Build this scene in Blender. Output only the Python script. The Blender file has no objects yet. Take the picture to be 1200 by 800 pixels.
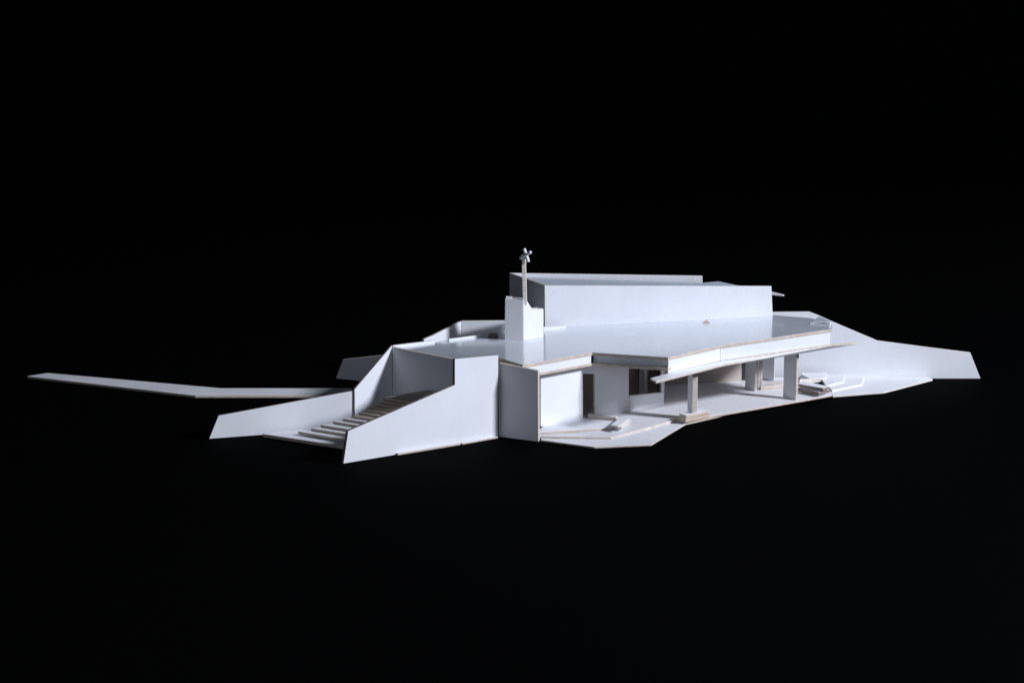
import bpy, bmesh, math, random
from mathutils import Vector
# A white card architectural model on a black cloth. All coordinates in metres.
scene = bpy.context.scene
col = scene.collection
CAM_LOC = (0, -2.29014, 0.50516)

# ------------------------------------------------------------------ materials
def mat(name):
    m = bpy.data.materials.new(name); m.use_nodes = True
    return m, m.node_tree.nodes, m.node_tree.links, m.node_tree.nodes['Principled BSDF']

def noise(N, L, scale, detail=4, stretch=(1, 1, 1), rough=.55):
    tc = N.new('ShaderNodeTexCoord'); mp = N.new('ShaderNodeMapping'); mp.inputs['Scale'].default_value = stretch
    n = N.new('ShaderNodeTexNoise'); n.inputs['Scale'].default_value = scale
    n.inputs['Detail'].default_value = detail; n.inputs['Roughness'].default_value = rough
    L.new(tc.outputs['Object'], mp.inputs['Vector']); L.new(mp.outputs['Vector'], n.inputs['Vector'])
    return n.outputs['Fac'], mp

def ramp(N, L, fac, stops):
    r = N.new('ShaderNodeValToRGB'); e = r.color_ramp.elements
    while len(e) < len(stops): e.new(.5)
    for i, (p, c) in enumerate(stops):
        e[i].position = p; e[i].color = (*c, 1)
    L.new(fac, r.inputs['Fac']); return r.outputs['Color']

def mul(N, L, a, b, f=1.0):
    m = N.new('ShaderNodeMix'); m.data_type = 'RGBA'; m.blend_type = 'MULTIPLY'; m.inputs[0].default_value = f
    L.new(a, m.inputs[6]); L.new(b, m.inputs[7]); return m.outputs[2]

def bump(N, L, b, h, strength, dist):
    n = N.new('ShaderNodeBump'); n.inputs['Strength'].default_value = strength; n.inputs['Distance'].default_value = dist
    L.new(h, n.inputs['Height']); L.new(n.outputs['Normal'], b.inputs['Normal'])

def card_like(name, base, rough, lo=.93, bscale=.0003, coat=0.0, specks=True):
    m, N, L, b = mat(name)
    big, _ = noise(N, L, 14, 3)
    c1 = ramp(N, L, big, [(.3, tuple(v*lo for v in base)), (.7, base)])
    fib, _ = noise(N, L, 320, 5, (1, 1, .25))
    c2 = ramp(N, L, fib, [(.25, (.97, .97, .97)), (.65, (1, 1, 1))])
    c = mul(N, L, c1, c2)
    if specks:
        sp, _ = noise(N, L, 95, 2)
        c3 = ramp(N, L, sp, [(.76, (1, 1, 1)), (.83, (.72, .70, .70))])
        c = mul(N, L, c, c3, .6)
    L.new(c, b.inputs['Base Color'])
    rr = ramp(N, L, big, [(.3, (rough*.8,)*3), (.7, (rough*1.2,)*3)])
    L.new(rr, b.inputs['Roughness'])
    if coat:
        b.inputs['Coat Weight'].default_value = coat; b.inputs['Coat Roughness'].default_value = .12
    wav, _ = noise(N, L, 26, 2)
    if not coat: bump(N, L, b, wav, .35, bscale*3)
    return m

def edge_like(name, a, bcol):
    m, N, L, b = mat(name)
    n, _ = noise(N, L, 150, 4, (1, 1, 6))
    c = ramp(N, L, n, [(.35, a), (.65, bcol)])
    L.new(c, b.inputs['Base Color']); b.inputs['Roughness'].default_value = .8
    bump(N, L, b, n, .5, .0006)
    return m

M = {}
M['card'] = card_like('white_card', (.79, .805, .845), .5)
M['plaster'] = card_like('white_plaster', (.80, .80, .81), .6, specks=False)
M['film'] = card_like('glossy_roof_film', (.655, .705, .785), .32, coat=1.0, bscale=.00001, specks=False)
M['matt'] = card_like('matt_roof_card', (.50, .565, .66), .5, specks=False)
M['tan'] = card_like('tan_board_or_shaded_tread', (.56, .49, .44), .75, specks=False)  # tan board; also paints the shadow on the upper stair treads
M['grey'] = card_like('grey_card', (.25, .25, .27), .7, specks=False)
M['core'] = edge_like('cut_card_edge', (.46, .36, .29), (.66, .55, .46))
M['pale'] = edge_like('pale_cut_edge', (.62, .57, .52), (.76, .72, .67))
M['burnt_or_shade'] = edge_like('burnt_or_shaded_edge', (.15, .11, .09), (.29, .22, .18))  # burnt cut edges; also painted shade on the right bench and roof opening
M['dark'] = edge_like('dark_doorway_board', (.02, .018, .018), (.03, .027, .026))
M['wood'] = edge_like('brown_board', (.50, .37, .32), (.62, .48, .42))

def planks():
    m, N, L, b = mat('scored_deck_card')
    tc = N.new('ShaderNodeTexCoord'); mp = N.new('ShaderNodeMapping')
    mp.inputs['Rotation'].default_value = (0, 0, math.radians(-6)); mp.inputs['Scale'].default_value = (1, 1, 1)
    L.new(tc.outputs['Object'], mp.inputs['Vector'])
    w = N.new('ShaderNodeTexWave'); w.wave_type = 'BANDS'; w.bands_direction = 'Y'; w.wave_profile = 'SAW'
    w.inputs['Scale'].default_value = 26; w.inputs['Distortion'].default_value = .25; w.inputs['Detail Scale'].default_value = 8
    L.new(mp.outputs['Vector'], w.inputs['Vector'])
    line = ramp(N, L, w.outputs['Fac'], [(.0, (.62, .60, .60)), (.16, (1, 1, 1))])
    n, _ = noise(N, L, 60, 4, (1, 6, 1))
    c1 = ramp(N, L, n, [(.3, (.70, .70, .73)), (.7, (.81, .81, .835))])
    L.new(mul(N, L, c1, line, .8), b.inputs['Base Color']); b.inputs['Roughness'].default_value = .45
    bump(N, L, b, line, .4, .0004)
    return m
M['planks'] = planks()

def cloth():
    m, N, L, b = mat('black_cloth')
    n, _ = noise(N, L, 60, 5)
    L.new(ramp(N, L, n, [(.3, (.0002, .0003, .0004)), (.7, (.0005, .0006, .0008))]), b.inputs['Base Color'])
    b.inputs['Roughness'].default_value = .95; b.inputs['Specular IOR Level'].default_value = .02
    return m
M['cloth'] = cloth()

# ------------------------------------------------------------------ mesh builders
def prism_mesh(name, poly, vec, org):
    """a flat board: outline swept along vec; slot 0 = faces, slot 1 = cut edges"""
    bm = bmesh.new(); v = Vector(vec); o = Vector(org)
    a = [bm.verts.new(Vector(p)-o) for p in poly]
    b = [bm.verts.new(Vector(p)-o+v) for p in poly]
    f0 = bm.faces.new(a); f1 = bm.faces.new(list(reversed(b)))
    n = len(a)
    for i in range(n):
        f = bm.faces.new((a[i], b[i], b[(i+1) % n], a[(i+1) % n])); f.material_index = 1
    bmesh.ops.recalc_face_normals(bm, faces=bm.faces)
    bevel = [e for e in bm.edges]
    bmesh.ops.bevel(bm, geom=bevel, offset=.00022, segments=1, affect='EDGES', clamp_overlap=True)
    bmesh.ops.triangulate(bm, faces=[f for f in bm.faces if len(f.verts) > 4])
    me = bpy.data.meshes.new(name); bm.to_mesh(me); bm.free(); return me

def rod_mesh(name, p, q, r, org):
    bm = bmesh.new(); o = Vector(org); p = Vector(p)-o; q = Vector(q)-o
    d = (q-p).normalized(); u = d.orthogonal().normalized(); w = d.cross(u)
    rings = []
    for t, k in ((0, .0), (0, .82), (.06, 1), (.94, 1), (1, .82), (1, .0)):
        c = p.lerp(q, t)
        if k == 0: rings.append([bm.verts.new(c)])
        else: rings.append([bm.verts.new(c+(u*math.cos(i*math.pi/7)+w*math.sin(i*math.pi/7))*r*k) for i in range(14)])
    for a, b in zip(rings, rings[1:]):
        for i in range(14):
            j = (i+1) % 14
            if len(a) == 1: bm.faces.new((a[0], b[j], b[i]))
            elif len(b) == 1: bm.faces.new((a[i], a[j], b[0]))
            else: bm.faces.new((a[i], a[j], b[j], b[i]))
    bmesh.ops.recalc_face_normals(bm, faces=bm.faces)
    for f in bm.faces: f.smooth = True
    me = bpy.data.meshes.new(name); bm.to_mesh(me); bm.free(); return me

def part_object(p, org, name=None):
    name = name or p['name']
    if 'rod' in p: me = rod_mesh(name, *p['rod'], org)
    else: me = prism_mesh(name, p['poly'], p['vec'], org)
    for k in p['m']: me.materials.append(M[k])
    o = bpy.data.objects.new(name, me); col.objects.link(o)
    if p.get('label'): o['label'] = p['label']
    return o

def props(o, t):
    o['label'] = t['label']; o['category'] = t['cat']
    if t['group']: o['group'] = t['group']
    if t['kind']: o['kind'] = t['kind']

# ------------------------------------------------------------------ the model
THINGS = [{'name': 'stair_wall',
  'label': 'tall white card wall in front of the stairs, its top edge sloping up then stepping square',
  'cat': 'wall',
  'group': None,
  'kind': None,
  'single': True,
  'parts': [{'name': 'wall',
             'poly': ((-0.17036, -0.33829, 0.0001), (-0.01455, -0.22664, 0.0), (-0.01444, -0.22655, 0.08933), (-0.05953, -0.25887, 0.09176),
                      (-0.05968, -0.25898, 0.06406), (-0.16538, -0.33473, 0.03293)),
             'vec': (-0.00262, 0.00366, 0),
             'm': ('card', 'burnt_or_shade'),
             'sub': None,
             'label': None}]},
 {'name': 'base_strip',
  'label': 'longer thin wooden strip at the foot of the tall sloping stair wall',
  'cat': 'strip',
  'group': None,
  'kind': None,
  'single': True,
  'parts': [{'name': 'strip',
             'poly': ((-0.11719, -0.30466, 0.0022), (-0.05383, -0.26033, 0.0022), (-0.05546, -0.25805, 0.0022), (-0.11882, -0.30239, 0.0022)),
             'vec': (0, 0, -0.0022),
             'm': ('card', 'core'),
             'sub': None,
             'label': None}]},
 {'name': 'base_strip',
  'label': 'short thin wooden strip at the foot of the tall wall, beside the shaded panel',
  'cat': 'strip',
  'group': None,
  'kind': None,
  'single': True,
  'parts': [{'name': 'strip',
             'poly': ((-0.05206, -0.25922, 0.0018), (-0.01461, -0.2306, 0.0018), (-0.01624, -0.22833, 0.0018), (-0.0537, -0.25694, 0.0018)),
             'vec': (0, 0, -0.0018),
             'm': ('card', 'core'),
             'sub': None,
             'label': None}]},
 {'name': 'wing_wall',
  'label': 'low white card wall left of the stairs with a slanted outer end',
  'cat': 'wall',
  'group': None,
  'kind': None,
  'single': True,
  'parts': [{'name': 'wall',
             'poly': ((-0.32192, -0.23311, 0.0), (-0.17114, -0.18378, 0.0), (-0.17053, -0.18358, 0.04154), (-0.31174, -0.22978, 0.02435)),
             'vec': (-0.001, 0.00304, 0),
             'm': ('card', 'burnt_or_shade'),
             'sub': None,
             'label': None}]},
 {'name': 'side_wall',
  'label': 'steep triangular white wall behind the stairs, half in shadow',
  'cat': 'wall',
  'group': None,
  'kind': None,
  'single': True,
  'parts': [{'name': 'wall',
             'poly': ((-0.17051, -0.18594, -5e-05), (-0.13218, -0.13637, 2e-05), (-0.13192, -0.13604, 0.08213), (-0.17025, -0.18561, 0.04312)),
             'vec': (-0.0019, 0.00147, 0),
             'm': ('card', 'burnt_or_shade'),
             'sub': None,
             'label': None}]},
 {'name': 'landing_wall',
  'label': 'dark shaded wall closing the top of the stairs under the roof corner',
  'cat': 'wall',
  'group': None,
  'kind': None,
  'single': True,
  'parts': [{'name': 'wall',
             'poly': ((-0.13218, -0.13643, 3e-05), (-0.06093, -0.20094, 5e-05), (-0.06096, -0.20091, 0.0795), (-0.13191, -0.13667, 0.08005)),
             'vec': (0.00215, 0.00237, 0),
             'm': ('card', 'core'),
             'sub': None,
             'label': None}]},
 {'name': 'staircase',
  'label': 'flight of thin white card steps between the stair walls, upper treads coloured tan for shade',
  'cat': 'staircase',
  'group': None,
  'kind': None,
  'single': False,
  'parts': [{'name': 'base',
             'poly': ((-0.2654, -0.22738, 0.0042), (-0.26239, -0.22968, 0.0042), (-0.17736, -0.27993, 0.0042), (-0.10246, -0.28385, 0.0042),
                      (-0.1908, -0.22561, 0.0042), (-0.22723, -0.20993, 0.0042)),
             'vec': (0, 0, -0.0036),
             'm': ('card', 'core'),
             'sub': None,
             'label': None},
            {'name': 'step',
             'poly': ((-0.22731, -0.23435, 0.0085), (-0.1263, -0.30094, 0.0085), (-0.11089, -0.2899, 0.0085), (-0.20373, -0.22869, 0.0085)),
             'vec': (0, 0, -0.0028),
             'm': ('card', 'core'),
             'sub': None,
             'label': None},
            {'name': 'step',
             'poly': ((-0.21343, -0.23212, 0.0115), (-0.11803, -0.29501, 0.0115), (-0.10246, -0.28385, 0.0115), (-0.1908, -0.22561, 0.0115)),
             'vec': (0, 0, -0.0028),
             'm': ('card', 'core'),
             'sub': None,
             'label': None},
            {'name': 'step',
             'poly': ((-0.20373, -0.22869, 0.0145), (-0.11089, -0.2899, 0.0145), (-0.09693, -0.27989, 0.0145), (-0.18036, -0.22488, 0.0145)),
             'vec': (0, 0, -0.0028),
             'm': ('card', 'core'),
             'sub': None,
             'label': None},
            {'name': 'step',
             'poly': ((-0.1908, -0.22561, 0.0175), (-0.10246, -0.28385, 0.0175), (-0.09167, -0.27612, 0.0175), (-0.16989, -0.22455, 0.0175)),
             'vec': (0, 0, -0.0028),
             'm': ('card', 'core'),
             'sub': None,
             'label': None},
            {'name': 'step',
             'poly': ((-0.18036, -0.22488, 0.0205), (-0.09693, -0.27989, 0.0205), (-0.08711, -0.27285, 0.0205), (-0.16269, -0.22302, 0.0205)),
             'vec': (0, 0, -0.0028),
             'm': ('card', 'core'),
             'sub': None,
             'label': None},
            {'name': 'step',
             'poly': ((-0.16989, -0.22455, 0.0235), (-0.09167, -0.27612, 0.0235), (-0.08313, -0.27, 0.0235), (-0.15734, -0.22107, 0.0235)),
             'vec': (0, 0, -0.0028),
             'm': ('tan', 'core'),  # from here up, stairwell shadow is painted as tan treads
             'sub': None,
             'label': None},
            {'name': 'step',
             'poly': ((-0.16269, -0.22302, 0.0265), (-0.08711, -0.27285, 0.0265), (-0.07913, -0.26713, 0.0265), (-0.15198, -0.2191, 0.0265)),
             'vec': (0, 0, -0.0028),
             'm': ('tan', 'core'),
             'sub': None,
             'label': None},
            {'name': 'step',
             'poly': ((-0.15734, -0.22107, 0.0295), (-0.08313, -0.27, 0.0295), (-0.07597, -0.26487, 0.0295), (-0.14653, -0.21834, 0.0295)),
             'vec': (0, 0, -0.0028),
             'm': ('tan', 'core'),
             'sub': None,
             'label': None},
            {'name': 'step',
             'poly': ((-0.15198, -0.2191, 0.0325), (-0.07913, -0.26713, 0.0325), (-0.0728, -0.2626, 0.0325), (-0.14108, -0.21759, 0.0325)),
             'vec': (0, 0, -0.0028),
             'm': ('tan', 'core'),
             'sub': None,
             'label': None},
            {'name': 'step',
             'poly': ((-0.14653, -0.21834, 0.0355), (-0.07597, -0.26487, 0.0355), (-0.07037, -0.26085, 0.0355), (-0.13652, -0.21724, 0.0355)),
             'vec': (0, 0, -0.0028),
             'm': ('tan', 'core'),
             'sub': None,
             'label': None},
            {'name': 'step',
             'poly': ((-0.14108, -0.21759, 0.0385), (-0.0728, -0.2626, 0.0385), (-0.06037, -0.24885, 0.0385), (-0.12652, -0.19724, 0.0385)),
             'vec': (0, 0, -0.0028),
             'm': ('tan', 'core'),
             'sub': None,
             'label': None},
            {'name': 'step',
             'poly': ((-0.13652, -0.21724, 0.0415), (-0.07037, -0.26085, 0.0415), (-0.06296, -0.20491, 0.0415), (-0.09096, -0.17891, 0.0415)),
             'vec': (0, 0, -0.0028),
             'm': ('tan', 'core'),
             'sub': None,
             'label': None}]},
 {'name': 'panel',
  'label': 'square white panel in shadow between the tall wall and the open room',
  'cat': 'panel',
  'group': None,
  'kind': None,
  'single': True,
  'parts': [{'name': 'panel',
             'poly': ((-0.01412, -0.22319, 0.0), (0.02794, -0.24595, 0.0), (0.02731, -0.2456, 0.07646), (-0.01402, -0.22325, 0.08055)),
             'vec': (0.00167, 0.00308, 0),
             'm': ('card', 'core'),
             'sub': None,
             'label': None}]},
 {'name': 'pavilion',
  'label': 'long low white pavilion with a glossy flat roof and open veranda',
  'cat': 'building',
  'group': None,
  'kind': None,
  'single': False,
  'parts': [{'name': 'roof',
             'poly': ((-0.06096, -0.20091, 0.07932), (-0.06183, -0.25437, 0.0793), (-0.01981, -0.22425, 0.07991), (-0.0156, -0.19219, 0.07997),
                      (0.01125, -0.23443, 0.08036), (0.08701, -0.17251, 0.08146), (0.16689, -0.20479, 0.08262), (0.22977, -0.14318, 0.08353),
                      (0.3652, -0.05716, 0.0855), (0.36971, -0.02544, 0.08556), (0.35142, 0.01457, 0.0853), (0.30923, 0.03773, 0.08468),
                      (0.26526, 0.05274, 0.08405), (0.10211, 0.05436, 0.08168), (0.0, -0.01556, 0.0802), (-0.01659, -0.05411, 0.07996),
                      (-0.07121, -0.086, 0.07917), (-0.08607, -0.10001, 0.07895), (-0.13132, -0.12779, 0.0783)),
             'vec': (0, 0, -0.0035),
             'm': ('film', 'core'),
             'sub': None,
             'label': None},
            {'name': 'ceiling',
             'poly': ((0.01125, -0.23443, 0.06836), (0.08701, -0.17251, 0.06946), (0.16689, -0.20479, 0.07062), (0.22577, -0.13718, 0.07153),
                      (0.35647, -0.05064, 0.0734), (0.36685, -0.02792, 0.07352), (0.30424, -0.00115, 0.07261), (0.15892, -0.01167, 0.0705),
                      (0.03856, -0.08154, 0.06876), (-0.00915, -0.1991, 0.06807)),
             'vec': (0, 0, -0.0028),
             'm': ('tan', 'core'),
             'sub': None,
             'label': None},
            {'name': 'fascia',
             'poly': ((0.0121, -0.23257, 0.07668), (0.08603, -0.17232, 0.07775), (0.08603, -0.17232, 0.06925), (0.0121, -0.23257, 0.06818)),
             'vec': (-0.00158, 0.00194, 0.0),
             'm': ('card', 'core'),
             'sub': None,
             'label': None},
            {'name': 'fascia',
             'poly': ((0.08828, -0.16781, 0.07775), (0.16891, -0.19968, 0.07892), (0.16891, -0.19968, 0.07062), (0.08828, -0.16781, 0.06945)),
             'vec': (0.00092, 0.00233, 0.0),
             'm': ('card', 'core'),
             'sub': None,
             'label': 'recessed fascia in shade below the roof edge'},
            {'name': 'fascia',
             'poly': ((0.16727, -0.20383, 0.07893), (0.22921, -0.14261, 0.07983), (0.22921, -0.14261, 0.06593), (0.16727, -0.20383, 0.06503)),
             'vec': (-0.00176, 0.00178, 0.0),
             'm': ('card', 'core'),
             'sub': None,
             'label': None},
            {'name': 'fascia',
             'poly': ((0.22939, -0.14251, 0.07983), (0.36365, -0.05745, 0.08178), (0.36365, -0.05745, 0.06788), (0.22939, -0.14251, 0.06593)),
             'vec': (-0.00134, 0.00211, 0.0),
             'm': ('card', 'core'),
             'sub': None,
             'label': None},
            {'name': 'wall',
             'poly': ((0.03077, -0.20394, 0.00625), (0.07784, -0.16649, 0.00526), (0.07748, -0.16677, 0.05641), (0.09067, -0.15628, 0.05419),
                      (0.09107, -0.15595, 0.00471), (0.13045, -0.12462, 0.00323), (0.12982, -0.12512, 0.05729), (0.03059, -0.20409, 0.07363)),
             'vec': (-0.00187, 0.00235, 0),
             'm': ('card', 'core'),
             'sub': None,
             'label': None},
            {'name': 'wall',
             'poly': ((0.13106, -0.12404, 0.00309), (0.17248, -0.08464, 0.0034), (0.17225, -0.08486, 0.01833), (0.16975, -0.08724, 0.01856),
                      (0.13083, -0.12426, 0.02265)),
             'vec': (-0.00207, 0.00217, 0),
             'm': ('card', 'core'),
             'sub': None,
             'label': None},
            {'name': 'window',
             'poly': ((0.16954, -0.08745, 0.0189), (0.17224, -0.08487, 0.01873), (0.17185, -0.08525, 0.04412), (0.16914, -0.08782, 0.04465)),
             'vec': (-0.00207, 0.00217, 0),
             'm': ('card', 'core'),
             'sub': None,
             'label': None},
            {'name': 'mullion',
             'poly': ((0.1513, -0.07478, 0.00515), (0.15391, -0.07231, 0.00459), (0.15333, -0.07286, 0.04648), (0.15074, -0.07532, 0.04699)),
             'vec': (-0.00138, 0.00145, 0),
             'm': ('card', 'core'),
             'sub': 8,
             'label': None},
            {'name': 'wall',
             'poly': ((0.17247, -0.08466, 0.0044), (0.18187, 0.02054, 0.0044), (0.18187, 0.02054, 0.0745), (0.17247, -0.08466, 0.0745)),
             'vec': (-0.003, 0, 0),
             'm': ('card', 'core'),
             'sub': None,
             'label': None},
            {'name': 'wall',
             'poly': ((0.18188, 0.02054, 0.00388), (0.27441, 0.03685, 0.00347), (0.27389, 0.03676, 0.02692), (0.27857, 0.03758, 0.02676),
                      (0.27821, 0.03752, 0.04234), (0.18128, 0.02044, 0.04368)),
             'vec': (-0.00052, 0.00295, 0),
             'm': ('tan', 'core'),
             'sub': None,
             'label': None},
            {'name': 'door',
             'poly': ((0.27197, 0.04242, 0.00384), (0.28242, 0.04426, 0.00345), (0.28179, 0.04415, 0.03062), (0.27137, 0.04231, 0.03099)),
             'vec': (-0.00035, 0.00197, 0),
             'm': ('dark', 'dark'),
             'sub': None,
             'label': None},
            {'name': 'partition',
             'poly': ((0.0407, -0.18158, 0.004), (0.09976, -0.10115, 0.004), (0.09976, -0.10115, 0.0745), (0.0407, -0.18158, 0.0745)),
             'vec': (-0.00187, 0.00235, 0),
             'm': ('wood', 'wood'),
             'sub': None,
             'label': None},
            {'name': 'partition',
             'poly': ((0.12044, -0.07463, 0.004), (0.16847, -0.03466, 0.004), (0.16847, -0.03466, 0.0745), (0.12044, -0.07463, 0.0745)),
             'vec': (0, 0.003, 0),
             'm': ('wood', 'wood'),
             'sub': None,
             'label': None},
            {'name': 'partition',
             'poly': ((0.14541, -0.06584, 0.004), (0.15646, -0.05665, 0.004), (0.15646, -0.05665, 0.0745), (0.14541, -0.06584, 0.0745)),
             'vec': (0, 0.002, 0),
             'm': ('card', 'core'),
             'sub': None,
             'label': 'pale inner panel seen through the window'},
            {'name': 'canopy',
             'poly': ((0.14647, -0.22691, 0.0645), (0.15158, -0.24408, 0.0645), (0.23381, -0.15304, 0.0645), (0.22927, -0.144, 0.06612),
                      (0.16654, -0.20535, 0.06521)),
             'vec': (0, 0, -0.0022),
             'm': ('card', 'core'),
             'sub': None,
             'label': None},
            {'name': 'canopy',
             'poly': ((0.23381, -0.15304, 0.0645), (0.40309, -0.02216, 0.0635), (0.36454, -0.05732, 0.06809), (0.22927, -0.144, 0.06612)),
             'vec': (0, 0, -0.0022),
             'm': ('card', 'core'),
             'sub': None,
             'label': None},
            {'name': 'column',
             'poly': ((0.19314, -0.15215, 0.0125), (0.19702, -0.1667, 0.0125), (0.19702, -0.1667, 0.0628), (0.19314, -0.15215, 0.0628)),
             'vec': (0.00251, 0.00067, 0),
             'm': ('card', 'core'),
             'sub': None,
             'label': None},
            {'name': 'column',
             'poly': ((0.19643, -0.15006, 0.0125), (0.20042, -0.16422, 0.0125), (0.20042, -0.16422, 0.0628), (0.19643, -0.15006, 0.0628)),
             'vec': (0.0025, 0.00071, 0),
             'm': ('card', 'core'),
             'sub': None,
             'label': None},
            {'name': 'column',
             'poly': ((0.3122, -0.05048, 0.0044), (0.32476, -0.06614, 0.0044), (0.32476, -0.06614, 0.0622), (0.3122, -0.05048, 0.0622)),
             'vec': (0.00265, 0.00213, 0),
             'm': ('card', 'core'),
             'sub': None,
             'label': None},
            {'name': 'column',
             'poly': ((0.27388, -0.00314, 0.0044), (0.28374, -0.01712, 0.0044), (0.28374, -0.01712, 0.065), (0.27388, -0.00314, 0.065)),
             'vec': (0.00278, 0.00196, 0),
             'm': ('card', 'core'),
             'sub': None,
             'label': None},
            {'name': 'column',
             'poly': ((0.28771, -0.00079, 0.0044), (0.28869, -0.00922, 0.0044), (0.28869, -0.00922, 0.065), (0.28771, -0.00079, 0.065)),
             'vec': (0.00199, 0.00023, 0),
             'm': ('card', 'core'),
             'sub': None,
             'label': None},
            {'name': 'column',
             'poly': ((0.29074, -0.00314, 0.0044), (0.29167, -0.00782, 0.0044), (0.29167, -0.00782, 0.065), (0.29074, -0.00314, 0.065)),
             'vec': (0.00177, 0.00035, 0),
             'm': ('card', 'core'),
             'sub': None,
             'label': None},
            {'name': 'column',
             'poly': ((0.30014, 0.04713, 0.0044), (0.31304, 0.03594, 0.0044), (0.31304, 0.03594, 0.065), (0.30014, 0.04713, 0.065)),
             'vec': (0.00118, 0.00136, 0),
             'm': ('card', 'core'),
             'sub': None,
             'label': None},
            {'name': 'deck',
             'poly': ((0.02622, -0.23886, 0.0042), (0.10463, -0.24379, 0.0042), (0.18488, -0.15707, 0.0042), (0.19116, -0.17133, 0.0042),
                      (0.22501, -0.14054, 0.0042), (0.34101, -0.05856, 0.0042), (0.37103, -0.03598, 0.0042), (0.37153, 0.01193, 0.0042),
                      (0.33474, 0.06036, 0.0042), (0.18502, 0.05543, 0.0042), (0.09939, -0.02545, 0.0042), (0.03252, -0.114, 0.0042)),
             'vec': (0, 0, -0.0022),
             'm': ('planks', 'core'),
             'sub': None,
             'label': None}]},
 {'name': 'terrace',
  'label': 'thin white angular terrace board lying lowest before the open room',
  'cat': 'terrace',
  'group': None,
  'kind': None,
  'single': True,
  'parts': [{'name': 'terrace',
             'poly': ((0.03065, -0.24579, 0.002), (0.08617, -0.2766, 0.002), (0.14556, -0.26557, 0.002), (0.18926, -0.17215, 0.002),
                      (0.23775, -0.12775, 0.002), (0.23989, -0.06083, 0.002), (0.15666, -0.06083, 0.002), (0.03772, -0.14646, 0.002)),
             'vec': (0, 0, -0.0018),
             'm': ('card', 'core'),
             'sub': None,
             'label': None}]},
 {'name': 'floor_board',
  'label': 'upper white floor board inside the open room at the wall foot',
  'cat': 'floor board',
  'group': None,
  'kind': None,
  'single': True,
  'parts': [{'name': 'floor',
             'poly': ((0.02628, -0.23348, 0.0068), (0.10625, -0.21017, 0.0068), (0.11777, -0.18313, 0.0068), (0.11417, -0.16282, 0.0068),
                      (0.08469, -0.15045, 0.0068), (0.03702, -0.18715, 0.0068)),
             'vec': (0, 0, -0.0024),
             'm': ('card', 'core'),
             'sub': None,
             'label': None}]},
 {'name': 'bench',
  'label': 'small L-shaped bench of stacked strips outside the doorway',
  'cat': 'bench',
  'group': None,
  'kind': None,
  'single': False,
  'parts': [{'name': 'seat',
             'poly': ((0.08317, -0.16519, 0.011), (0.11321, -0.18075, 0.011), (0.11545, -0.17341, 0.011), (0.08529, -0.15857, 0.011)),
             'vec': (0, 0, -0.004),
             'm': ('card', 'core'),
             'sub': None,
             'label': None},
            {'name': 'seat',
             'poly': ((0.10542, -0.21684, 0.0114), (0.11372, -0.22391, 0.0114), (0.12735, -0.18489, 0.0114), (0.11899, -0.17675, 0.0114)),
             'vec': (0, 0, -0.0022),
             'm': ('card', 'core'),
             'sub': None,
             'label': None},
            {'name': 'seat',
             'poly': ((0.10936, -0.2115, 0.009), (0.11722, -0.21857, 0.009), (0.12921, -0.1852, 0.009), (0.12183, -0.17629, 0.009)),
             'vec': (0, 0, -0.0022),
             'm': ('card', 'core'),
             'sub': None,
             'label': None}]},
 {'name': 'bench',
  'label': 'straight bench of two stacked strips at the foot of the left column',
  'cat': 'bench',
  'group': None,
  'kind': None,
  'single': False,
  'parts': [{'name': 'seat',
             'poly': ((0.18291, -0.16794, 0.0125), (0.18957, -0.17738, 0.0125), (0.2177, -0.1509, 0.0125), (0.2116, -0.1408, 0.0125)),
             'vec': (0, 0, -0.0038),
             'm': ('card', 'core'),
             'sub': None,
             'label': None},
            {'name': 'seat',
             'poly': ((0.18163, -0.16721, 0.0085), (0.18924, -0.17659, 0.0085), (0.21855, -0.14779, 0.0085), (0.21339, -0.13268, 0.0085)),
             'vec': (0, 0, -0.0041),
             'm': ('card', 'core'),
             'sub': None,
             'label': None}]},
 {'name': 'platform',
  'label': 'low platform of stacked card strips behind the inner columns',
  'cat': 'platform',
  'group': None,
  'kind': None,
  'single': False,
  'parts': [{'name': 'board',
             'poly': ((0.29169, -0.00805, 0.0108), (0.31872, 0.00335, 0.0108), (0.32026, 0.01485, 0.0108), (0.29494, 0.00621, 0.0108)),
             'vec': (0, 0, -0.0024),
             'm': ('card', 'core'),
             'sub': None,
             'label': None},
            {'name': 'board',
             'poly': ((0.29114, -0.01303, 0.0082), (0.32025, -0.00079, 0.0082), (0.32345, 0.02311, 0.0082), (0.2959, 0.01349, 0.0082)),
             'vec': (0, 0, -0.0036),
             'm': ('card', 'core'),
             'sub': None,
             'label': None}]},
 {'name': 'bench',
  'label': 'bench of stacked strips right of the outer column, its sides coloured dark for shade',
  'cat': 'bench',
  'group': None,
  'kind': None,
  'single': False,
  'parts': [{'name': 'seat',
             'poly': ((0.3317, -0.02509, 0.015), (0.35864, -0.05017, 0.015), (0.36711, -0.04002, 0.015), (0.34055, -0.01187, 0.015)),
             'vec': (0, 0, -0.0032),
             'm': ('card', 'burnt_or_shade'),  # dark edge colour paints the shade on the left-front side
             'sub': None,
             'label': None},
            {'name': 'seat',
             'poly': ((0.33271, -0.0259, 0.0104), (0.35384, -0.0503, 0.0104), (0.368, -0.03517, 0.0104), (0.34806, -0.00241, 0.0104)),
             'vec': (0, 0, -0.004),
             'm': ('card', 'burnt_or_shade'),
             'sub': None,
             'label': None}]},
 {'name': 'layered_terrace',
  'label': 'stepped layers of thin white board spreading out right of the pavilion',
  'cat': 'terrace',
  'group': None,
  'kind': None,
  'single': False,
  'parts': [{'name': 'layer',
             'poly': ((0.37249, -0.03336, 0.0024), (0.4359, -0.01176, 0.0024), (0.50755, 0.05893, 0.0024), (0.50483, 0.07079, 0.0024),
                      (0.4143, 0.07377, 0.0024), (0.37249, 0.07128, 0.0024)),
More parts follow.
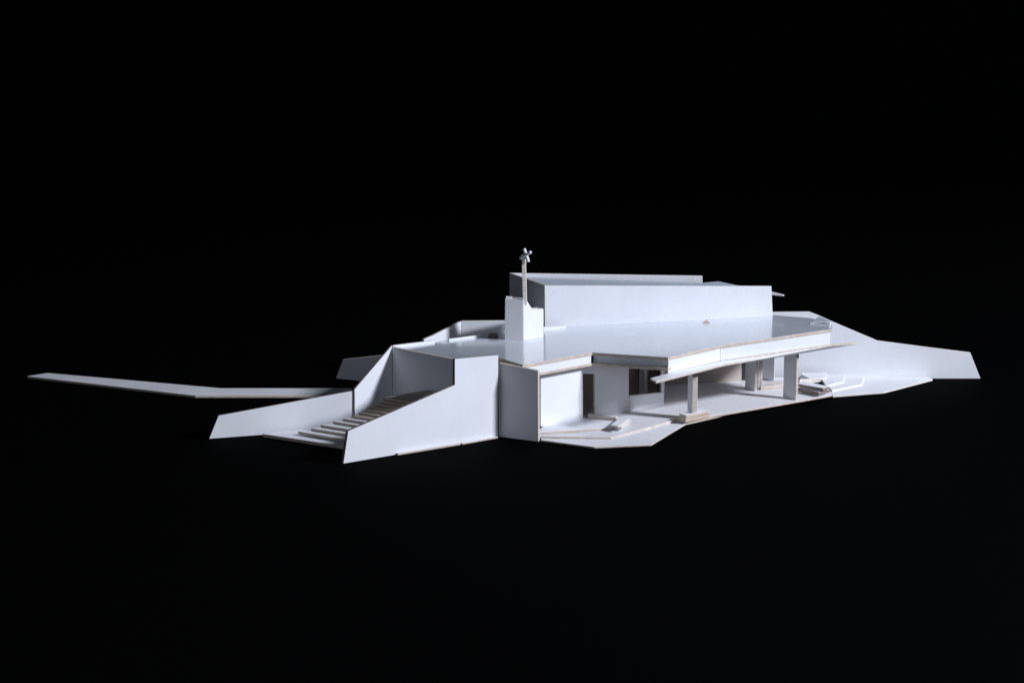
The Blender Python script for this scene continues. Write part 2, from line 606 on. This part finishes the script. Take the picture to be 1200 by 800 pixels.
             'vec': (0, 0, -0.0022),
             'm': ('card', 'pale'),
             'sub': None,
             'label': None},
            {'name': 'layer',
             'poly': ((0.37459, -0.01339, 0.0046), (0.41541, 0.02057, 0.0046), (0.42443, 0.06095, 0.0046), (0.37064, 0.05947, 0.0046)),
             'vec': (0, 0, -0.0022),
             'm': ('card', 'pale'),
             'sub': None,
             'label': None},
            {'name': 'layer',
             'poly': ((0.36974, 0.00093, 0.0068), (0.39397, 0.02624, 0.0068), (0.40244, 0.06548, 0.0068), (0.37111, 0.06299, 0.0068)),
             'vec': (0, 0, -0.0022),
             'm': ('card', 'pale'),
             'sub': None,
             'label': None},
            {'name': 'layer',
             'poly': ((0.3417, 0.02328, 0.0092), (0.37539, 0.03787, 0.0092), (0.37945, 0.0641, 0.0092), (0.35058, 0.0641, 0.0092)),
             'vec': (0, 0, -0.0056),
             'm': ('card', 'pale'),
             'sub': None,
             'label': None}]},
 {'name': 'card_wedge',
  'label': 'small grey triangular card beside the outer column, on the terrace',
  'cat': 'card',
  'group': None,
  'kind': None,
  'single': True,
  'parts': [{'name': 'wedge',
             'poly': ((0.33992, 0.02865, 0.0093), (0.35465, 0.02865, 0.0093), (0.35052, 0.02865, 0.01169), (0.34538, 0.02865, 0.01387)),
             'vec': (-0.0, 0.002, 0),
             'm': ('grey', 'core'),
             'sub': None,
             'label': None}]},
 {'name': 'boundary_wall',
  'label': 'long white wall tapering out to the right end of the model',
  'cat': 'wall',
  'group': None,
  'kind': None,
  'single': True,
  'parts': [{'name': 'wall',
             'poly': ((0.56847, 0.07261, -0.0), (0.26922, 0.07261, -0.0), (0.26749, 0.07261, 0.08152), (0.358, 0.07261, 0.08236),
                      (0.36736, 0.07261, 0.07891), (0.38718, 0.07261, 0.07001), (0.44153, 0.07261, 0.04694), (0.50791, 0.07261, 0.0381),
                      (0.55463, 0.07261, 0.03221)),
             'vec': (0.0, 0.0026, 0),
             'm': ('card', 'core'),
             'sub': None,
             'label': None}]},
 {'name': 'roof_upstand',
  'label': 'bright white strip along the roof corner above the stairs',
  'cat': 'strip',
  'group': None,
  'kind': None,
  'single': True,
  'parts': [{'name': 'strip',
             'poly': ((-0.13098, -0.13366, 0.0783), (-0.08589, -0.10502, 0.07818), (-0.08633, -0.1053, 0.08163), (-0.13139, -0.13392, 0.08162)),
             'vec': (-0.00134, 0.00211, 0),
             'm': ('card', 'core'),
             'sub': None,
             'label': None}]},
 {'name': 'roof_upstand',
  'label': 'low white strip on the roof leading to the tower',
  'cat': 'strip',
  'group': None,
  'kind': None,
  'single': True,
  'parts': [{'name': 'strip',
             'poly': ((-0.0709, -0.09612, 0.07849), (-0.0194, -0.06808, 0.07936), (-0.01939, -0.06808, 0.08212), (-0.02613, -0.07175, 0.08262),
                      (-0.02806, -0.0728, 0.08272), (-0.07088, -0.09611, 0.08161)),
             'vec': (-0.00086, 0.00158, 0),
             'm': ('card', 'core'),
             'sub': None,
             'label': None}]},
 {'name': 'dark_opening',
  'label': 'little dark piece standing in for a dark opening on the roof just left of the tower',
  'cat': 'block',
  'group': None,
  'kind': None,
  'single': True,
  'parts': [{'name': 'block',
             'poly': ((-0.02701, -0.07951, 0.08381), (-0.01542, -0.08194, 0.08398), (-0.01646, -0.07153, 0.08396), (-0.02517, -0.07086, 0.08383)),
             'vec': (0, 0, -0.0038),
             'm': ('grey', 'burnt_or_shade'),  # dark colours stand in for the darkness of an opening
             'sub': None,
             'label': None}]},
 {'name': 'roof_upstand',
  'label': 'short white strip between the tower and the chapel block',
  'cat': 'strip',
  'group': None,
  'kind': None,
  'single': True,
  'parts': [{'name': 'strip',
             'poly': ((0.03629, -0.04191, 0.07984), (0.06207, -0.0311, 0.0806), (0.06155, -0.03132, 0.08515), (0.03627, -0.04191, 0.08512)),
             'vec': (-0.00116, 0.00277, 0),
             'm': ('card', 'core'),
             'sub': None,
             'label': None}]},
 {'name': 'card_wedge',
  'label': 'tiny brown triangle standing in for a shadowy hole at the foot of the chapel front wall',
  'cat': 'card',
  'group': None,
  'kind': None,
  'single': True,
  'parts': [{'name': 'wedge',
             'poly': ((0.22228, -0.00844, 0.08352), (0.23132, -0.00751, 0.08355), (0.22703, -0.00795, 0.08728)),
             'vec': (-0.00015, 0.00149, 0),
             'm': ('wood', 'wood'),  # brown piece painted in place of a shadowy hole
             'sub': None,
             'label': None}]},
 {'name': 'roof_hatch',
  'label': 'small raised card triangle at the far right roof corner',
  'cat': 'hatch',
  'group': None,
  'kind': None,
  'single': False,
  'parts': [{'name': 'cover',
             'poly': ((0.3448, -0.02346, 0.0864), (0.36939, -0.02371, 0.08856), (0.36208, 0.01892, 0.08665)),
             'vec': (0, 0, -0.0011),
             'm': ('matt', 'pale'),
             'sub': None,
             'label': None},
            {'name': 'support',
             'poly': ((0.36561, -0.0359, 0.0854), (0.3677, -0.03509, 0.08545), (0.36759, -0.03513, 0.08896), (0.36549, -0.03595, 0.08891)),
             'vec': (-0.00072, 0.00186, 0),
             'm': ('card', 'core'),
             'sub': None,
             'label': None}]},
 {'name': 'bell_tower',
  'label': 'small white bell tower standing on the glossy roof',
  'cat': 'tower',
  'group': None,
  'kind': None,
  'single': False,
  'parts': [{'name': 'shaft',
             'poly': ((-0.00815, -0.09376, 0.08008), (0.01244, -0.09783, 0.08038), (0.01239, -0.09782, 0.12612), (-0.00764, -0.09386, 0.12738)),
             'vec': (0.00232, 0.01177, 0),
             'm': ('plaster', 'plaster'),
             'sub': None,
             'label': None},
            {'name': 'shaft',
             'poly': ((0.01284, -0.09783, 0.08038), (0.03567, -0.08132, 0.08072), (0.03557, -0.08139, 0.11274), (0.03363, -0.08277, 0.11406),
                      (0.03169, -0.08415, 0.11333), (0.0225, -0.09068, 0.11488), (0.01623, -0.09514, 0.12585), (0.01278, -0.09759, 0.12627)),
             'vec': (-0.00695, 0.00978, 0),
             'm': ('plaster', 'plaster'),
             'sub': None,
             'label': None},
            {'name': 'shaft',
             'poly': ((-0.00529, -0.08179, 0.08008), (0.0281, -0.07137, 0.08072), (0.0281, -0.07137, 0.11174), (-0.00529, -0.08179, 0.11174)),
             'vec': (0, 0.006, 0),
             'm': ('plaster', 'plaster'),
             'sub': None,
             'label': None},
            {'name': 'cap',
             'poly': ((-0.00684, -0.09306, 0.12918), (0.00016, -0.09366, 0.12918), (0.00016, -0.08786, 0.12918), (-0.00684, -0.08726, 0.12918)),
             'vec': (0, 0, -0.0019),
             'm': ('plaster', 'plaster'),
             'sub': None,
             'label': None},
            {'name': 'mast',
             'poly': ((0.01222, -0.09701, 0.12069), (0.01642, -0.09701, 0.12069), (0.01503, -0.09701, 0.17241), (0.01083, -0.09701, 0.17241)),
             'vec': (0.0006, 0.0042, 0),
             'm': ('pale', 'core'),
             'sub': None,
             'label': None},
            {'name': 'cross',
             'rod': ((0.01338, -0.09791, 0.18408), (0.01831, -0.10091, 0.16948), 0.0019),
             'm': ('plaster', 'plaster'),
             'sub': None,
             'label': None},
            {'name': 'crossbar',
             'rod': ((0.00931, -0.09591, 0.17295), (0.02101, -0.10391, 0.18123), 0.0017),
             'm': ('plaster', 'plaster'),
             'sub': 5,
             'label': None},
            {'name': 'crossbar',
             'rod': ((0.01101, -0.09841, 0.17745), (0.01405, -0.09891, 0.17177), 0.0014),
             'm': ('plaster', 'plaster'),
             'sub': 5,
             'label': None}]},
 {'name': 'chapel_block',
  'label': 'raised white block with a long front wall on the flat roof',
  'cat': 'building',
  'group': None,
  'kind': None,
  'single': False,
  'parts': [{'name': 'front_wall',
             'poly': ((0.038, -0.0271, 0.08075), (0.30814, 0.02533, 0.08467), (0.30565, 0.02485, 0.12144), (0.03754, -0.02719, 0.13086)),
             'vec': (-0.00057, 0.00295, 0),
             'm': ('card', 'core'),
             'sub': None,
             'label': None},
            {'name': 'end_wall',
             'poly': ((0.03739, -0.02396, 0.08075), (-0.00306, 0.06349, 0.08016), (-0.00306, 0.06349, 0.13086), (0.03693, -0.02405, 0.13086)),
             'vec': (0.003, 0.0006, 0),
             'm': ('card', 'core'),
             'sub': None,
             'label': None},
            {'name': 'parapet',
             'poly': ((-0.00306, 0.06349, 0.13086), (0.22789, 0.06519, 0.12718), (0.2284, 0.06519, 0.1161), (-0.00102, 0.0635, 0.12259)),
             'vec': (-2e-05, 0.003, 0),
             'm': ('card', 'core'),
             'sub': None,
             'label': None},
            {'name': 'roof_sheet',
             'poly': ((0.03681, -0.02342, 0.12936), (0.30492, 0.02862, 0.11994), (0.26856, 0.03465, 0.12053), (0.24818, 0.07224, 0.11951),
                      (0.22708, 0.05311, 0.12088), (0.00094, 0.06249, 0.12636)),
             'vec': (0, 0, -0.002),
             'm': ('matt', 'core'),
             'sub': None,
             'label': None},
            {'name': 'end_wall',
             'poly': ((0.30752, 0.02854, 0.08467), (0.26856, 0.03465, 0.08409), (0.26856, 0.03465, 0.11833), (0.30503, 0.02806, 0.11694)),
             'vec': (-0.003, 0, 0),
             'm': ('card', 'core'),
             'sub': None,
             'label': None},
            {'name': 'rear_wall',
             'poly': ((0.26556, 0.03565, 0.08409), (0.24818, 0.07224, 0.0838), (0.24818, 0.07224, 0.11731), (0.26556, 0.03565, 0.11833)),
             'vec': (-0.002, -0.002, 0),
             'm': ('card', 'core'),
             'sub': None,
             'label': None},
            {'name': 'rear_wall',
             'poly': ((0.00094, 0.06699, 0.08016), (0.24618, 0.07274, 0.0838), (0.24618, 0.07274, 0.11711), (0.00094, 0.06699, 0.11886)),
             'vec': (0.0005, -0.003, 0),
             'm': ('card', 'core'),
             'sub': None,
             'label': None}]},
 {'name': 'projecting_board',
  'label': 'thin white board jutting out behind the right end of the chapel block',
  'cat': 'board',
  'group': None,
  'kind': None,
  'single': True,
  'parts': [{'name': 'board',
             'poly': ((0.31425, 0.09271, 0.104), (0.32729, 0.06802, 0.104), (0.32463, 0.06193, 0.104), (0.31125, 0.06925, 0.104)),
             'vec': (0, 0, -0.0012),
             'm': ('card', 'core'),
             'sub': None,
             'label': None}]},
 {'name': 'shadow_wall',
  'label': 'dark shaded wall standing alone behind the stairs at left',
  'cat': 'wall',
  'group': None,
  'kind': None,
  'single': True,
  'parts': [{'name': 'wall',
             'poly': ((-0.21395, 0.0741, 0.0), (-0.15142, 0.04326, 0.0), (-0.15415, 0.0446, 0.03469), (-0.20435, 0.06937, 0.02444)),
             'vec': (0.00142, 0.00287, 0),
             'm': ('card', 'core'),
             'sub': None,
             'label': None}]},
 {'name': 'rear_wall',
  'label': 'low white walls meeting at a corner behind the roof, left of the tower',
  'cat': 'wall',
  'group': None,
  'kind': None,
  'single': False,
  'parts': [{'name': 'wall',
             'poly': ((-0.10687, -0.10005, 0.0), (-0.05819, -0.05215, 4e-05), (-0.05775, -0.05172, 0.0936), (-0.08958, -0.08303, 0.08281),
                      (-0.09884, -0.09214, 0.08035)),
             'vec': (-0.00224, 0.00228, 0),
             'm': ('card', 'core'),
             'sub': None,
             'label': None},
            {'name': 'wall',
             'poly': ((-0.058, -0.05196, 0.0), (0.00197, -0.04973, 0.0), (0.00195, -0.04973, 0.09403), (-0.05755, -0.05195, 0.09394)),
             'vec': (-0.00012, 0.0032, 0),
             'm': ('card', 'core'),
             'sub': None,
             'label': None}]},
 {'name': 'ramp',
  'label': 'long thin white ramp reaching far out to the left edge, bent once',
  'cat': 'ramp',
  'group': None,
  'kind': None,
  'single': True,
  'parts': [{'name': 'ramp',
             'poly': ((-0.5882, 0.07344, 0.003), (-0.36724, -0.03515, 0.003), (-0.1861, -0.03515, 0.003), (-0.18928, 0.00514, 0.003),
                      (-0.34333, 0.00514, 0.003), (-0.5676, 0.09201, 0.003)),
             'vec': (0, 0, -0.0028),
             'm': ('card', 'core'),
             'sub': None,
             'label': None}]}]

for t in THINGS:
    pts = []
    for p in t['parts']:
        pts += list(p['poly']) if 'poly' in p else [p['rod'][0], p['rod'][1]]
        if 'poly' in p: pts += [tuple(a+b for a, b in zip(q, p['vec'])) for q in p['poly']]
    org = (sum(q[0] for q in pts)/len(pts), sum(q[1] for q in pts)/len(pts), min(q[2] for q in pts))
    if t['single']:
        o = part_object(t['parts'][0], org, t['name']); o.location = org; props(o, t); continue
    root = bpy.data.objects.new(t['name'], None); col.objects.link(root); root.location = org
    root.empty_display_size = .02; props(root, t)
    made = []
    for p in t['parts']:
        o = part_object(p, org)
        o.parent = made[p['sub']] if p['sub'] is not None else root
        made.append(o)

# ------------------------------------------------------------------ the black cloth and backdrop
def sheet(name, pts):
    bm = bmesh.new(); bm.faces.new([bm.verts.new(p) for p in pts])
    me = bpy.data.meshes.new(name); bm.to_mesh(me); bm.free(); me.materials.append(M['cloth'])
    o = bpy.data.objects.new(name, me); col.objects.link(o); o['kind'] = 'structure'; return o
sheet('ground', [(-4, -3, -.0004), (4, -3, -.0004), (4, 2.5, -.0004), (-4, 2.5, -.0004)])
sheet('backdrop', [(-4, 2.5, -.0004), (4, 2.5, -.0004), (4, 2.5, 3), (-4, 2.5, 3)])

# ------------------------------------------------------------------ light
def area(name, loc, target, size, power, color):
    l = bpy.data.lights.new(name, 'AREA'); l.shape = 'RECTANGLE'; l.size = size[0]; l.size_y = size[1]
    l.energy = power; l.color = color
    o = bpy.data.objects.new(name, l); col.objects.link(o); o.location = loc
    o.rotation_euler = (Vector(target)-Vector(loc)).to_track_quat('-Z', 'Y').to_euler(); return o
area('key_softbox', (2.55, -1.14, 1.55), (.05, -.1, .05), (.28, .28), 136, (.845, .888, 1.0))
area('fill_softbox', (-.35, -2.75, 1.15), (0, -.1, .05), (1.2, .9), 7.4, (.76, .84, 1.0))

w = bpy.data.worlds.new('World'); scene.world = w; w.use_nodes = True
w.node_tree.nodes['Background'].inputs['Color'].default_value = (0, 0, 0, 1)
w.node_tree.nodes['Background'].inputs['Strength'].default_value = 0

# ------------------------------------------------------------------ camera
c = bpy.data.cameras.new('camera'); co = bpy.data.objects.new('camera', c); col.objects.link(co)
c.lens = 36*2333/1200; c.sensor_width = 36; c.clip_start = .05; c.clip_end = 50
co.location = CAM_LOC; co.rotation_euler = (math.radians(90-11), 0, 0)
scene.camera = co
scene.render.resolution_x = 1024; scene.render.resolution_y = 682
scene.view_settings.view_transform = 'Standard'; scene.view_settings.look = 'None'
scene.view_settings.exposure = 0; scene.view_settings.gamma = 1
